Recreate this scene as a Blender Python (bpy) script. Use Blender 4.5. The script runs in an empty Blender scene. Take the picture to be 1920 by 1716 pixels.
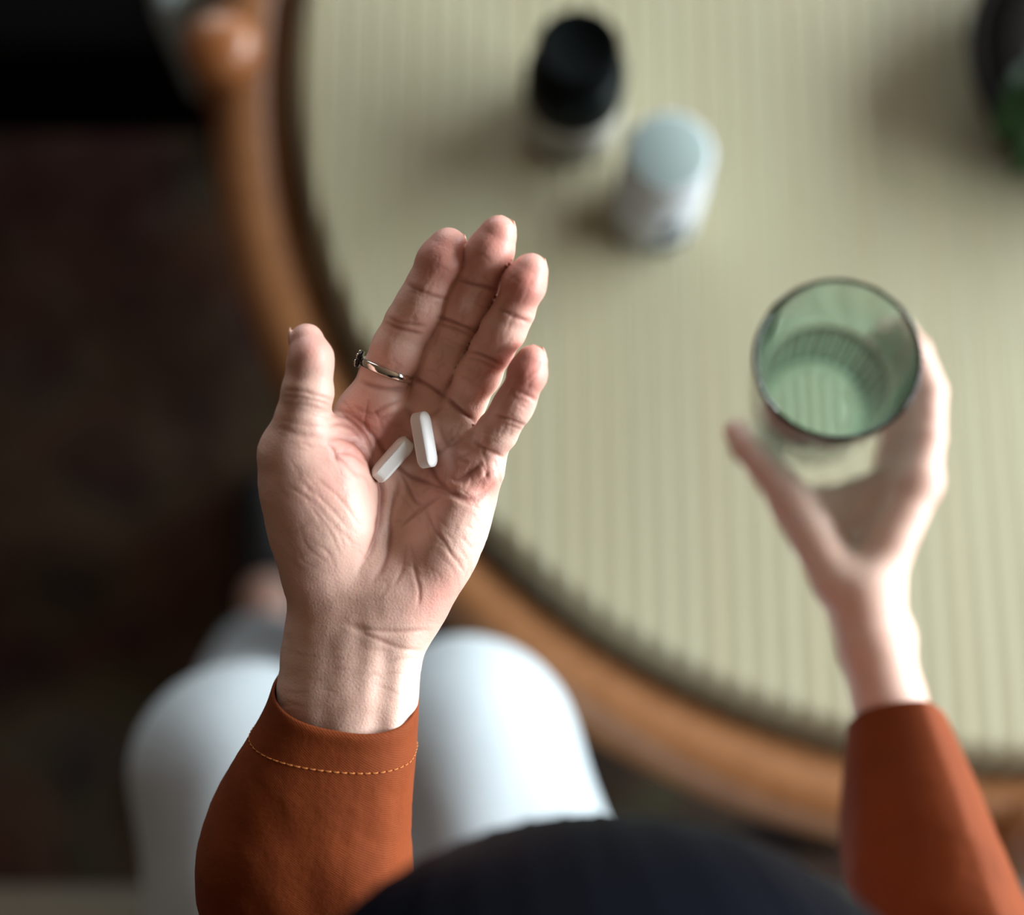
import bpy, math, random
import numpy as np
from mathutils import Vector, Matrix
random.seed(4); RNG = np.random.default_rng(4)
SC = bpy.context.scene

# ------------------------------------------------------------------ camera, light, exposure
F = 2666.7; TAU = math.radians(13.0); CAM = np.array([0.0, 0.0, 1.6])
RIGHT = np.array([1.0, 0, 0]); UP = np.array([0, math.cos(TAU), math.sin(TAU)])
FWD = np.array([0, math.sin(TAU), -math.cos(TAU)])
cd = bpy.data.cameras.new('camera'); cam = bpy.data.objects.new('camera', cd); SC.collection.objects.link(cam)
cam.location = CAM; cam.rotation_euler = (TAU, 0, 0)
cd.sensor_width = 36; cd.sensor_fit = 'HORIZONTAL'; cd.lens = F / 1920 * 36
cd.clip_start = 0.02
cd.dof.use_dof = True; cd.dof.focus_distance = 0.541; cd.dof.aperture_fstop = 2.3
SC.camera = cam

w = bpy.data.worlds.new('world'); SC.world = w; w.use_nodes = True
w.node_tree.nodes['Background'].inputs[0].default_value = (0.75, 0.88, 1.0, 1)
w.node_tree.nodes['Background'].inputs[1].default_value = 1.0

WALL_X = 2.20
FILL_WIN = dict(x0=-1.7, x1=1.1, z0=0.85, z1=2.25)  # opening for the added, unseen back window
WIN = dict(y0=-0.80, y1=2.50, z0=0.72, z1=2.20)
ld = bpy.data.lights.new('window_daylight', 'AREA'); ld.shape = 'RECTANGLE'
ld.size = WIN['z1'] - WIN['z0'] - 0.1; ld.size_y = WIN['y1'] - WIN['y0'] - 0.1
ld.energy = 228; ld.color = (0.90, 0.97, 1.0)
lo = bpy.data.objects.new('window_daylight', ld); SC.collection.objects.link(lo)
lo.location = (WALL_X - 0.02, (WIN['y0'] + WIN['y1']) / 2, (WIN['z0'] + WIN['z1']) / 2)
lo.rotation_euler = (0, math.radians(90), 0)

l2 = bpy.data.lights.new('back_fill_light', 'AREA'); l2.shape = 'RECTANGLE'; l2.size = FILL_WIN['x1'] - FILL_WIN['x0'] - 0.1; l2.size_y = FILL_WIN['z1'] - FILL_WIN['z0'] - 0.1  # fill light added behind the table to lift knees and tabletop
l2.energy = 42; l2.color = (0.88, 0.96, 1.0)
lo2 = bpy.data.objects.new('back_fill_light', l2); SC.collection.objects.link(lo2)
lo2.location = ((FILL_WIN['x0'] + FILL_WIN['x1']) / 2, 3.2 - 0.02, (FILL_WIN['z0'] + FILL_WIN['z1']) / 2); lo2.rotation_euler = (math.radians(-90), 0, 0)

SC.view_settings.view_transform = 'Standard'; SC.view_settings.look = 'None'
SC.view_settings.gamma = 1; SC.view_settings.exposure = 0.0; SC.view_settings.use_curve_mapping = False
SC.cycles.use_denoising = True
SC.cycles.max_bounces = 12; SC.cycles.transmission_bounces = 12

# ------------------------------------------------------------------ helpers
def cpt(px, py, t):                     # camera-space millimetres, z towards the camera
    return np.array([(px - 960) / F * t, (858 - py) / F * t, -t], float)
def c2w(p):                             # camera-space mm -> world metres
    p = np.asarray(p, float)
    return CAM + (p[..., :1] * RIGHT + p[..., 1:2] * UP - p[..., 2:3] * FWD) / 1000.0
def wdir(v):
    v = np.asarray(v, float); v = v[0] * RIGHT + v[1] * UP - v[2] * FWD
    return v / np.linalg.norm(v)
def w2c(p):
    d = np.asarray(p, float) - CAM
    return np.stack([d @ RIGHT, d @ UP, -(d @ FWD)], -1) * 1000.0
def at(px, py, z):                      # the point at height z that stands at this place of the photograph
    v = (858 - py) / F; u = (px - 960) / F
    dz = -math.cos(TAU) + v * math.sin(TAU); t = (z - CAM[2]) / dz
    return np.array([t * u, t * (math.sin(TAU) + v * math.cos(TAU)), z])
def lerp(a, b, t): return a + (b - a) * t
def nrm(v):
    v = np.asarray(v, float); return v / np.linalg.norm(v)
def lin(r, g, b):
    f = lambda c: c / 12.92 if c <= 0.04045 else ((c + 0.055) / 1.055) ** 2.4
    return (f(r / 255), f(g / 255), f(b / 255), 1)

def link(name, me, mat=None, parent=None, smooth=True, label=None):
    o = bpy.data.objects.new(name, me); SC.collection.objects.link(o)
    if mat is not None: me.materials.append(mat)
    if smooth and len(me.polygons): me.polygons.foreach_set('use_smooth', np.ones(len(me.polygons), bool))
    if parent is not None:
        o.parent = parent
        pm = Matrix.Translation(parent.location)
        o.matrix_parent_inverse = pm.inverted()      # geometry is written in world coordinates
    if label: o['label'] = label
    return o
def mesh(name, v, faces):
    me = bpy.data.meshes.new(name); me.from_pydata([tuple(map(float, p)) for p in v], [], [tuple(map(int, f)) for f in faces]); me.update(); return me
def meshq(name, v, q):                  # fast path for arrays of quads
    me = bpy.data.meshes.new(name); v = np.asarray(v, np.float32); q = np.asarray(q, np.int32)
    me.vertices.add(len(v)); me.vertices.foreach_set('co', v.ravel())
    me.loops.add(q.size); me.loops.foreach_set('vertex_index', q.ravel())
    me.polygons.add(len(q)); me.polygons.foreach_set('loop_start', np.arange(0, q.size, 4, dtype=np.int32))
    me.update(calc_edges=True); me.validate(); return me
class MB:
    def __init__(s): s.v = []; s.f = []
    def add(s, v, f):
        n = len(s.v); s.v += [tuple(p) for p in v]; s.f += [tuple(i + n for i in q) for q in f]
    def box(s, a, b, bev=0.0):
        a = np.array(a, float); b = np.array(b, float)
        if bev <= 0:
            v = [(x, y, z) for z in (a[2], b[2]) for y in (a[1], b[1]) for x in (a[0], b[0])]
            s.add(v, [(0, 2, 3, 1), (4, 5, 7, 6), (0, 1, 5, 4), (2, 6, 7, 3), (0, 4, 6, 2), (1, 3, 7, 5)])
        else:
            s.rbox(a, b, bev)
    def rbox(s, a, b, r, n=4):          # box with rounded edges: superquadric-like inflated lattice
        a = np.array(a, float); b = np.array(b, float)
        def ticks(lo, hi):
            q = [lo + r * (1 - math.cos(math.pi / 2 * i / n)) for i in range(n + 1)]
            p = [hi - r * (1 - math.cos(math.pi / 2 * i / n)) for i in range(n, -1, -1)]
            return q + p
        T = [ticks(a[i], b[i]) for i in range(3)]; m = len(T[0])
        def rnd(p):
            c = np.clip(p, a + r, b - r); d = p - c; L = np.linalg.norm(d)
            return c + d / L * r if L > 1e-9 else p
        idx = {}; V = []; Fc = []
        def vid(i, j, k):
            if (i, j, k) not in idx:
                idx[(i, j, k)] = len(V); V.append(rnd(np.array([T[0][i], T[1][j], T[2][k]])))
            return idx[(i, j, k)]
        for i in range(m - 1):
            for j in range(m - 1):
                Fc.append((vid(i, j, 0), vid(i, j + 1, 0), vid(i + 1, j + 1, 0), vid(i + 1, j, 0)))
                Fc.append((vid(i, j, m - 1), vid(i + 1, j, m - 1), vid(i + 1, j + 1, m - 1), vid(i, j + 1, m - 1)))
                Fc.append((vid(i, 0, j), vid(i + 1, 0, j), vid(i + 1, 0, j + 1), vid(i, 0, j + 1)))
                Fc.append((vid(i, m - 1, j), vid(i, m - 1, j + 1), vid(i + 1, m - 1, j + 1), vid(i + 1, m - 1, j)))
                Fc.append((vid(0, i, j), vid(0, i, j + 1), vid(0, i + 1, j + 1), vid(0, i + 1, j)))
                Fc.append((vid(m - 1, i, j), vid(m - 1, i + 1, j), vid(m - 1, i + 1, j + 1), vid(m - 1, i, j + 1)))
        s.add(V, Fc)
    def rings(s, R, close=True, cap0=True, cap1=True):    # list of rings of equal length
        n = len(R[0]); base = len(s.v)
        for r in R: s.v += [tuple(p) for p in r]
        for i in range(len(R) - 1):
            for j in range(n if close else n - 1):
                k = (j + 1) % n
                s.f.append((base + i * n + j, base + i * n + k, base + (i + 1) * n + k, base + (i + 1) * n + j))
        if cap0: s.f.append(tuple(base + j for j in reversed(range(n))))
        if cap1: s.f.append(tuple(base + (len(R) - 1) * n + j for j in range(n)))
    def lathe(s, c, prof, n=48, ax=(0, 0, 1), fn=None, cap0=True, cap1=True):
        ax = nrm(ax); e1 = nrm(np.cross(ax, [0.3, 1, 0.2])); e2 = np.cross(ax, e1); c = np.array(c, float)
        R = []
        for r, h in prof:
            ring = []
            for k in range(n):
                a = 2 * math.pi * k / n; rr = r if fn is None else fn(r, h, a)
                ring.append(c + ax * h + (e1 * math.cos(a) + e2 * math.sin(a)) * rr)
            R.append(ring)
        s.rings(R, True, cap0, cap1)
    def tube(s, pts, rad, n=10, closed=False):
        pts = [np.array(p, float) for p in pts]; N = len(pts); R = []
        prev = None
        for i in range(N):
            d = nrm(pts[(i + 1) % N] - pts[i - 1]) if closed else nrm(pts[min(i + 1, N - 1)] - pts[max(i - 1, 0)])
            if prev is None: prev = np.cross(d, [0.31, 0.2, 0.93])
            e1 = nrm(prev - d * (prev @ d)); e2 = np.cross(d, e1); prev = e1
            r = rad[i] if hasattr(rad, '__len__') else rad
            R.append([pts[i] + r * (e1 * math.cos(2 * math.pi * k / n) + e2 * math.sin(2 * math.pi * k / n)) for k in range(n)])
        if closed: R.append(R[0]); s.rings(R, True, False, False)
        else: s.rings(R)
    def build(s, name, mat, parent=None, smooth=True, label=None):
        return link(name, mesh(name, s.v, s.f), mat, parent, smooth, label)
def thing(name, label, cat, loc, group=None):
    o = bpy.data.objects.new(name, None); SC.collection.objects.link(o); o.location = tuple(map(float, loc)); o.empty_display_size = 0.05
    o['label'] = label; o['category'] = cat
    if group: o['group'] = group
    return o
def catmull(P, n):
    P = np.array(P, float); P = np.vstack([2 * P[0] - P[1], P, 2 * P[-1] - P[-2]]); out = []
    for i in range(1, len(P) - 2):
        for k in range(n):
            t = k / n; a, b, c, d = P[i - 1:i + 3]
            out.append(0.5 * (2 * b + (c - a) * t + (2 * a - 5 * b + 4 * c - d) * t * t + (3 * b - a - 3 * c + d) * t ** 3))
    out.append(P[-2]); return np.array(out)

# ---- node helpers
def mat(name, color=(0.8, 0.8, 0.8, 1), rough=0.5, metal=0.0, **kw):
    m = bpy.data.materials.new(name); m.use_nodes = True; b = m.node_tree.nodes['Principled BSDF']
    b.inputs['Base Color'].default_value = color; b.inputs['Roughness'].default_value = rough; b.inputs['Metallic'].default_value = metal
    for k, v in kw.items(): b.inputs[k].default_value = v
    return m
class NT:
    def __init__(s, m): s.m = m; s.t = m.node_tree; s.b = s.t.nodes['Principled BSDF']
    def n(s, typ, **kw):
        x = s.t.nodes.new(typ)
        for k, v in kw.items():
            if k.startswith('i_'): x.inputs[k[2:].replace('_', ' ')].default_value = v
            else: setattr(x, k, v)
        return x
    def l(s, a, b): s.t.links.new(a, b)
    def coords(s, scale=(1, 1, 1), kind='Object'):
        tc = s.n('ShaderNodeTexCoord'); mp = s.n('ShaderNodeMapping'); mp.inputs['Scale'].default_value = scale
        s.l(tc.outputs[kind], mp.inputs['Vector']); return mp.outputs['Vector']
    def noise(s, vec, scale, detail=3, rough=0.5):
        x = s.n('ShaderNodeTexNoise'); x.inputs['Scale'].default_value = scale; x.inputs['Detail'].default_value = detail; x.inputs['Roughness'].default_value = rough
        s.l(vec, x.inputs['Vector']); return x.outputs['Fac']
    def ramp(s, fac, stops):
        x = s.n('ShaderNodeValToRGB'); e = x.color_ramp.elements
        while len(e) < len(stops): e.new(0.5)
        for q, (p, c) in zip(e, stops): q.position = p; q.color = c
        s.l(fac, x.inputs['Fac']); return x.outputs['Color']
    def mix(s, fac, a, b, mode='MIX'):
        x = s.n('ShaderNodeMix', data_type='RGBA', blend_type=mode)
        for sock, v in ((0, fac), (6, a), (7, b)):
            if hasattr(v, 'links'): s.l(v, x.inputs[sock])
            else: x.inputs[sock].default_value = v
        return x.outputs[2]
    def bump(s, h, strength=0.3, dist=0.001):
        x = s.n('ShaderNodeBump'); x.inputs['Strength'].default_value = strength; x.inputs['Distance'].default_value = dist
        s.l(h, x.inputs['Height']); return x
    def set(s, name, out): s.l(out, s.b.inputs[name])

# ------------------------------------------------------------------ signed distance modelling
def smin(a, b, k):
    h = np.maximum(k - np.abs(a - b), 0) / k
    return np.minimum(a, b) - h * h * k * 0.25
def smax(a, b, k): return -smin(-a, -b, k)
def cone(p, a, b, r1, r2):
    a = np.asarray(a, p.dtype); b = np.asarray(b, p.dtype); ba = b - a; pa = p - a
    t = np.clip(pa @ ba / max(ba @ ba, 1e-9), 0, 1)
    q = pa - t[:, None] * ba
    return np.sqrt(np.einsum('ij,ij->i', q, q)) - (r1 + t * (r2 - r1))
def chain(p, pts, rad, k=2.0):
    d = None
    for i in range(len(pts) - 1):
        e = cone(p, pts[i], pts[i + 1], rad[i], rad[i + 1]); d = e if d is None else smin(d, e, k)
    return d
def ell(p, c, ax, r):                   # ax: three unit rows
    q = (p - np.asarray(c, p.dtype)) @ np.asarray(ax, p.dtype).T; r = np.asarray(r, p.dtype)
    k0 = np.sqrt(((q / r) ** 2).sum(1)); k1 = np.sqrt(((q / r ** 2) ** 2).sum(1)) + 1e-9
    return k0 * (k0 - 1) / k1
def frame(x, up=(0, 0, 1)):
    x = nrm(x); z = nrm(np.asarray(up, float) - x * (np.asarray(up, float) @ x)); return np.array([x, np.cross(z, x), z])

def surface_net(fn, lo, hi, h):
    lo = np.array(lo, float); n = np.ceil((np.array(hi) - lo) / h).astype(int) + 1
    g = [lo[i] + h * np.arange(n[i]) for i in range(3)]
    vals = np.empty(n, np.float32)
    yy, zz = np.meshgrid(g[1], g[2], indexing='ij'); yz = np.stack([yy.ravel(), zz.ravel()], 1)
    step = max(1, int(200000 // len(yz)))
    for i in range(0, n[0], step):
        xs = g[0][i:i + step]
        P = np.empty((len(xs), len(yz), 3), np.float32); P[:, :, 0] = xs[:, None]; P[:, :, 1:] = yz[None]
        vals[i:i + step] = fn(P.reshape(-1, 3)).reshape(len(xs), n[1], n[2])
    ins = vals < 0
    cnt = np.zeros(n - 1, np.int32); acc = np.zeros(tuple(n - 1) + (3,), np.float32)
    I = np.indices(n - 1).transpose(1, 2, 3, 0).astype(np.float32)
    for ax in range(3):
        o = [a for a in range(3) if a != ax]
        sl0 = [slice(None)] * 3; sl1 = [slice(None)] * 3; sl0[ax] = slice(None, -1); sl1[ax] = slice(1, None)
        a = vals[tuple(sl0)]; b = vals[tuple(sl1)]; cr = (a < 0) != (b < 0)
        with np.errstate(divide='ignore', invalid='ignore'): t = np.where(cr, a / (a - b), 0)
        for d0 in (0, 1):
            for d1 in (0, 1):
                s = [slice(None)] * 3
                s[o[0]] = slice(d0, d0 + n[o[0]] - 1); s[o[1]] = slice(d1, d1 + n[o[1]] - 1)
                c = cr[tuple(s)]; cnt += c
                acc[..., ax] += np.where(c, t[tuple(s)], 0)
                acc[..., o[0]] += c * d0; acc[..., o[1]] += c * d1
    act = cnt > 0; ids = np.full(n - 1, -1, np.int64); ids[act] = np.arange(act.sum())
    V = (I[act] + acc[act] / cnt[act][:, None]) * h + lo
    Q = []
    for ax in range(3):
        o = [(ax + 1) % 3, (ax + 2) % 3]
        sl0 = [slice(None)] * 3; sl1 = [slice(None)] * 3; sl0[ax] = slice(None, -1); sl1[ax] = slice(1, None)
        A = ins[tuple(sl0)]; B = ins[tuple(sl1)]; cr = A != B
        s = [slice(None)] * 3
        for q in o: s[q] = slice(1, n[q] - 1)
        e = np.argwhere(cr[tuple(s)])
        if not len(e): continue
        off = np.zeros(3, int)
        for q in o: off[q] = 1
        e = e + off; flip = A[tuple(e.T)]
        def idd(d0, d1):
            f = e.copy(); f[:, o[0]] -= d0; f[:, o[1]] -= d1; return ids[tuple(f.T)]
        q = np.stack([idd(1, 1), idd(0, 1), idd(0, 0), idd(1, 0)], 1)
        q[~flip] = q[~flip][:, ::-1]; Q.append(q)
    return V, np.vstack(Q)
def subdivide(V, Q):
    e = np.sort(np.stack([Q, np.roll(Q, -1, 1)], 2).reshape(-1, 2), 1)
    key = e[:, 0] * (len(V) + 1) + e[:, 1]; u, inv = np.unique(key, return_inverse=True)
    ue = np.stack([u // (len(V) + 1), u % (len(V) + 1)], 1)
    M = (V[ue[:, 0]] + V[ue[:, 1]]) / 2; C = V[Q].mean(1); n = len(V); m = n + len(M)
    E = inv.reshape(-1, 4) + n; c = m + np.arange(len(Q))
    NQ = np.concatenate([np.stack([Q[:, i], E[:, i], c, E[:, i - 1]], 1) for i in range(4)])
    return np.vstack([V, M, C]), NQ
def grad(fn, P, e):
    g = np.empty_like(P)
    for i in range(3):
        d = np.zeros(3, P.dtype); d[i] = e; g[:, i] = (fn(P + d) - fn(P - d)) / (2 * e)
    return g
def project(fn, P, it=2, e=0.15, lim=1.0):
    P = P.astype(np.float64)
    for _ in range(it):
        f = fn(P); g = grad(fn, P, e); g2 = np.maximum((g * g).sum(1), 0.15)
        s = np.clip(f / g2, -lim, lim); P = P - g * s[:, None]
    g = grad(fn, P, e * 2); return P, g / np.maximum(np.linalg.norm(g, axis=1), 1e-6)[:, None]
def poly_dist(xy, pl):
    d = np.full(len(xy), 1e9); sp = np.zeros(len(xy)); L = np.r_[0, np.cumsum(np.linalg.norm(np.diff(pl, axis=0), axis=1))]
    for i, (a, b) in enumerate(zip(pl[:-1], pl[1:])):
        ba = b - a; t = np.clip((xy - a) @ ba / max(ba @ ba, 1e-9), 0, 1)
        e = np.linalg.norm(xy - a - t[:, None] * ba, axis=1); m = e < d; d[m] = e[m]; sp[m] = (L[i] + t[m] * (L[i + 1] - L[i])) / L[-1]
    return d, sp
def vnoise(P, s, seed=0):               # cheap smooth pseudo-noise
    r = np.random.default_rng(seed); o = np.zeros(len(P))
    for k in range(5):
        d = nrm(r.normal(size=3)) * s * (0.7 + 0.6 * r.random()); o += np.sin(P @ d + r.random() * 6.28 + 1.3 * np.sin(P @ (nrm(r.normal(size=3)) * s * 0.6)))
    return o / 5
def fattr(me, name, val):
    a = me.attributes.new(name, 'FLOAT', 'POINT'); a.data.foreach_set('value', np.asarray(val, np.float32))

# ------------------------------------------------------------------ materials
def skin_mat():
    m = mat('skin', rough=0.42); q = NT(m)
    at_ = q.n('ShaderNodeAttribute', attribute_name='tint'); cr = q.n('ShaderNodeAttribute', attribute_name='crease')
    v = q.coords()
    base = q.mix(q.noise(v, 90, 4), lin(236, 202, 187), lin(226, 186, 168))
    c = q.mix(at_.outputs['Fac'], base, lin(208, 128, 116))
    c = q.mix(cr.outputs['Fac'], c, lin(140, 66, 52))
    q.set('Base Color', c)
    n1 = q.noise(v, 900, 5, 0.6); vo = q.n('ShaderNodeTexVoronoi', feature='DISTANCE_TO_EDGE'); vo.inputs['Scale'].default_value = 700; q.l(v, vo.inputs['Vector'])
    b1 = q.bump(n1, 0.25, 0.0005); b2 = q.bump(vo.outputs['Distance'], 0.25, 0.0004); q.l(b1.outputs['Normal'], b2.inputs['Normal'])
    q.set('Normal', b2.outputs['Normal'])
    q.b.inputs['Subsurface Weight'].default_value = 0.22; q.b.inputs['Subsurface Radius'].default_value = (1, 0.32, 0.18); q.b.inputs['Subsurface Scale'].default_value = 0.004
    q.b.inputs['Specular IOR Level'].default_value = 0.4
    return m
def cloth_mat(name, c1, c2, rough=0.8, scale=1.0, wv=2600, twill=0.35, sheen=0.2):
    m = mat(name, rough=rough); q = NT(m); v = q.coords()
    q.set('Base Color', q.mix(q.noise(v, 40 * scale, 4), c1, c2))
    wa = q.n('ShaderNodeTexWave', wave_type='BANDS', bands_direction='DIAGONAL'); wa.inputs['Scale'].default_value = wv / 6.28; wa.inputs['Distortion'].default_value = 1.2; wa.inputs['Detail'].default_value = 1
    q.l(v, wa.inputs['Vector'])
    b1 = q.bump(wa.outputs['Fac'], twill, 0.00022); b2 = q.bump(q.noise(v, 320 * scale, 3), 0.3, 0.0008); q.l(b1.outputs['Normal'], b2.inputs['Normal'])
    q.set('Normal', b2.outputs['Normal']); q.b.inputs['Sheen Weight'].default_value = sheen; q.b.inputs['Sheen Roughness'].default_value = 0.5
    q.b.inputs['Specular IOR Level'].default_value = 0.25
    return m
def wood_mat(name, c1, c2, rough=0.4, axis=2):
    m = mat(name, rough=rough); q = NT(m); s = [14, 14, 14]; s[axis] = 1.2; v = q.coords(tuple(s))
    n = q.noise(v, 6, 6, 0.6); q.set('Base Color', q.ramp(n, [(0.3, c1), (0.7, c2)]))
    q.set('Normal', q.bump(n, 0.1, 0.0006).outputs['Normal']); q.b.inputs['Coat Weight'].default_value = 0.15
    return m
M = {}
M['skin'] = skin_mat()
M['nail'] = mat('nail', lin(236, 190, 172), 0.25)
M['rust'] = cloth_mat('rust_cotton', lin(132, 59, 16), lin(108, 46, 11), 0.8, wv=3600, twill=0.22, sheen=0.01)
M['thread'] = mat('thread', lin(186, 112, 50), 0.7)
M['white_cloth'] = cloth_mat('white_denim', lin(186, 196, 201), lin(176, 186, 192), 0.85, wv=2000, sheen=0.1)
M['hair'] = mat('hair', lin(9, 12, 20), 0.5, **{'Specular IOR Level': 0.03})
M['shoe'] = mat('black_shoe', lin(12, 12, 14), 0.6)
M['silver'] = mat('silver', lin(225, 220, 210), 0.12, 1.0)
M['dark_silver'] = mat('dark_silver', lin(60, 58, 58), 0.25, 1.0)
M['pill'] = mat('pill_white', lin(238, 240, 238), 0.45)
M['wood'] = wood_mat('hoop_wood', lin(128, 82, 46), lin(152, 104, 66), 0.35)
M['wood_leg'] = wood_mat('leg_wood', lin(126, 74, 38), lin(152, 96, 54), 0.35)
def cord_mat():
    m = mat('paper_cord', rough=0.42); q = NT(m); v = q.coords((1, 1, 1))
    n = q.noise(q.coords((30, 2.5, 30)), 8, 4)
    oi = q.n('ShaderNodeObjectInfo')
    c = q.mix(n, lin(162, 161, 134), lin(174, 173, 146)); c = q.mix(oi.outputs['Random'], c, q.mix(0.5, c, lin(168, 160, 128)))
    q.set('Base Color', c)
    wa = q.n('ShaderNodeTexWave', wave_type='BANDS', bands_direction='Y'); wa.inputs['Scale'].default_value = 90; wa.inputs['Distortion'].default_value = 2; q.l(v, wa.inputs['Vector'])
    q.set('Normal', q.bump(wa.outputs['Fac'], 0.15, 0.0006).outputs['Normal']); q.b.inputs['Specular IOR Level'].default_value = 0.6
    return m
M['cord'] = cord_mat()
def weave_mat():
    m = mat('cane_weave', rough=0.7); q = NT(m); v = q.coords()
    q.set('Base Color', q.mix(q.noise(v, 60, 4), lin(160, 153, 122), lin(168, 160, 128)))
    wa = q.n('ShaderNodeTexWave', wave_type='BANDS', bands_direction='Y'); wa.inputs['Scale'].default_value = 120; q.l(v, wa.inputs['Vector'])
    q.set('Normal', q.bump(wa.outputs['Fac'], 0.4, 0.001).outputs['Normal']); return m
M['weave'] = weave_mat()
def glass_mat():
    m = mat('green_glass', (1, 1, 1, 1), 0.0); b = m.node_tree.nodes['Principled BSDF']
    va = m.node_tree.nodes.new('ShaderNodeVolumeAbsorption'); va.inputs['Color'].default_value = (.28, .74, .65, 1); va.inputs['Density'].default_value = 150
    m.node_tree.links.new(va.outputs['Volume'], m.node_tree.nodes['Material Output'].inputs['Volume'])
    b.inputs['Transmission Weight'].default_value = 1.0; b.inputs['IOR'].default_value = 1.48
    return m
M['glass'] = glass_mat()
M['black_plastic'] = mat('black_plastic', lin(3, 6, 6), 0.7, **{'Specular IOR Level': 0.04})
M['bottle_dark'] = mat('bottle_dark', lin(8, 16, 16), 0.4, **{'Specular IOR Level': 0.1})
M['white_plastic'] = mat('white_plastic', lin(184, 190, 195), 0.45)
M['cap_grey'] = mat('cap_grey', lin(140, 158, 156), 0.5)
M['label_pale'] = mat('label_pale', lin(160, 158, 148), 0.5)
M['ink'] = mat('ink', lin(34, 48, 56), 0.6); M['ink_green'] = mat('ink_green', lin(20, 44, 42), 0.6)
def rug_mat():
    m = mat('rug_pile', rough=0.95); q = NT(m); v = q.coords()
    n1 = q.noise(v, 5.0, 4, 0.6); vo = q.n('ShaderNodeTexVoronoi'); vo.inputs['Scale'].default_value = 9; q.l(v, vo.inputs['Vector'])
    c = q.ramp(n1, [(0.35, lin(42, 24, 18)), (0.47, lin(74, 46, 33)), (0.58, lin(92, 73, 56)), (0.7, lin(52, 36, 34))])
    c = q.mix(0.35, c, vo.outputs['Color'], 'MULTIPLY'); q.set('Base Color', c)
    q.set('Normal', q.bump(q.noise(v, 500, 2), 0.6, 0.003).outputs['Normal']); return m
M['rug'] = rug_mat()
M['floor'] = wood_mat('floor_wood', lin(52, 34, 24), lin(66, 44, 30), 0.5, 1)
M['plaster'] = mat('plaster', lin(92, 72, 54), 0.9)
M['paint'] = mat('white_paint', lin(210, 208, 202), 0.5)
M['leather'] = mat('black_leather', lin(6, 6, 8), 0.7, **{'Specular IOR Level': 0.08})
M['sofa'] = cloth_mat('taupe_linen', lin(120, 110, 92), lin(108, 98, 82), 0.9)
M['cushion'] = cloth_mat('pale_blue_linen', lin(176, 196, 198), lin(166, 186, 190), 0.9)
M['pot'] = mat('dark_basket', lin(13, 9, 7), 0.8, **{'Specular IOR Level': 0.1}); M['soil'] = mat('soil', lin(20, 14, 10), 0.95)
M['leaf'] = mat('leaf', lin(30, 70, 24), 0.5); M['stem'] = mat('stem', lin(60, 80, 30), 0.6)

# ------------------------------------------------------------------ the room
def struct(o): o['kind'] = 'structure'; return o
mb = MB(); mb.box((-2.4, -2.2, -0.05), (WALL_X, 3.2, 0.0)); struct(mb.build('floor', M['floor'], smooth=False))
mb = MB(); mb.box((-2.4, -2.2, 2.6), (WALL_X, 3.2, 2.65)); struct(mb.build('ceiling', M['plaster'], smooth=False))
mb = MB(); mb.box((-2.45, -2.2, 0), (-2.4, 3.2, 2.6)); struct(mb.build('wall_left', M['plaster'], smooth=False))
mb = MB()
for a, b in (((-2.4, 0), (FILL_WIN['x0'], 2.6)), ((FILL_WIN['x1'], 0), (WALL_X, 2.6)), ((FILL_WIN['x0'], 0), (FILL_WIN['x1'], FILL_WIN['z0'])), ((FILL_WIN['x0'], FILL_WIN['z1']), (FILL_WIN['x1'], 2.6))): mb.box((a[0], 3.2, a[1]), (b[0], 3.3, b[1]))
struct(mb.build('wall_back', M['plaster'], smooth=False))
mb = MB(); mb.box((-2.4, -2.25, 0), (WALL_X, -2.2, 2.6)); struct(mb.build('wall_front', M['plaster'], smooth=False))
mb = MB(); X0, X1 = WALL_X, WALL_X + 0.1
mb.box((X0, -2.2, 0), (X1, WIN['y0'], 2.6)); mb.box((X0, WIN['y1'], 0), (X1, 3.2, 2.6))
mb.box((X0, WIN['y0'], 0), (X1, WIN['y1'], WIN['z0'])); mb.box((X0, WIN['y0'], WIN['z1']), (X1, WIN['y1'], 2.6))
struct(mb.build('wall_right', M['plaster'], smooth=False))
win = bpy.data.objects.new('window_1', None); SC.collection.objects.link(win); win['kind'] = 'structure'
win.location = (WALL_X + 0.05, (WIN['y0'] + WIN['y1']) / 2, WIN['z0'])
mb = MB(); y0, y1, z0, z1 = WIN['y0'], WIN['y1'], WIN['z0'], WIN['z1']; ym = (y0 + y1) / 2
for a, b in (((y0, z0), (y0 + .05, z1)), ((y1 - .05, z0), (y1, z1)), ((y0 + .05, z0), (y1 - .05, z0 + .05)), ((y0 + .05, z1 - .05), (y1 - .05, z1)), ((ym - .02, z0 + .05), (ym + .02, z1 - .05))):
    mb.box((X0 + .03, a[0], a[1]), (X0 + .08, b[0], b[1]))
mb.build('window_frame', M['paint'], win, smooth=False)
pane_m = mat('pane_glass', (1, 1, 1, 1), 0.0, **{'Transmission Weight': 1.0})
for a, b in ((y0 + .05, ym - .02), (ym + .02, y1 - .05)):
    mb = MB(); mb.box((X0 + .05, a, z0 + .05), (X0 + .055, b, z1 - .05)); mb.build('pane', pane_m, win, smooth=False)
fill_win = bpy.data.objects.new('added_fill_window', None); SC.collection.objects.link(fill_win); fill_win['kind'] = 'structure'; fill_win.location = ((FILL_WIN['x0'] + FILL_WIN['x1']) / 2, 3.25, FILL_WIN['z0'])  # unseen window added around the back fill light
mb = MB(); x0, x1, z0, z1 = FILL_WIN['x0'], FILL_WIN['x1'], FILL_WIN['z0'], FILL_WIN['z1']; xm = (x0 + x1) / 2
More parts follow.
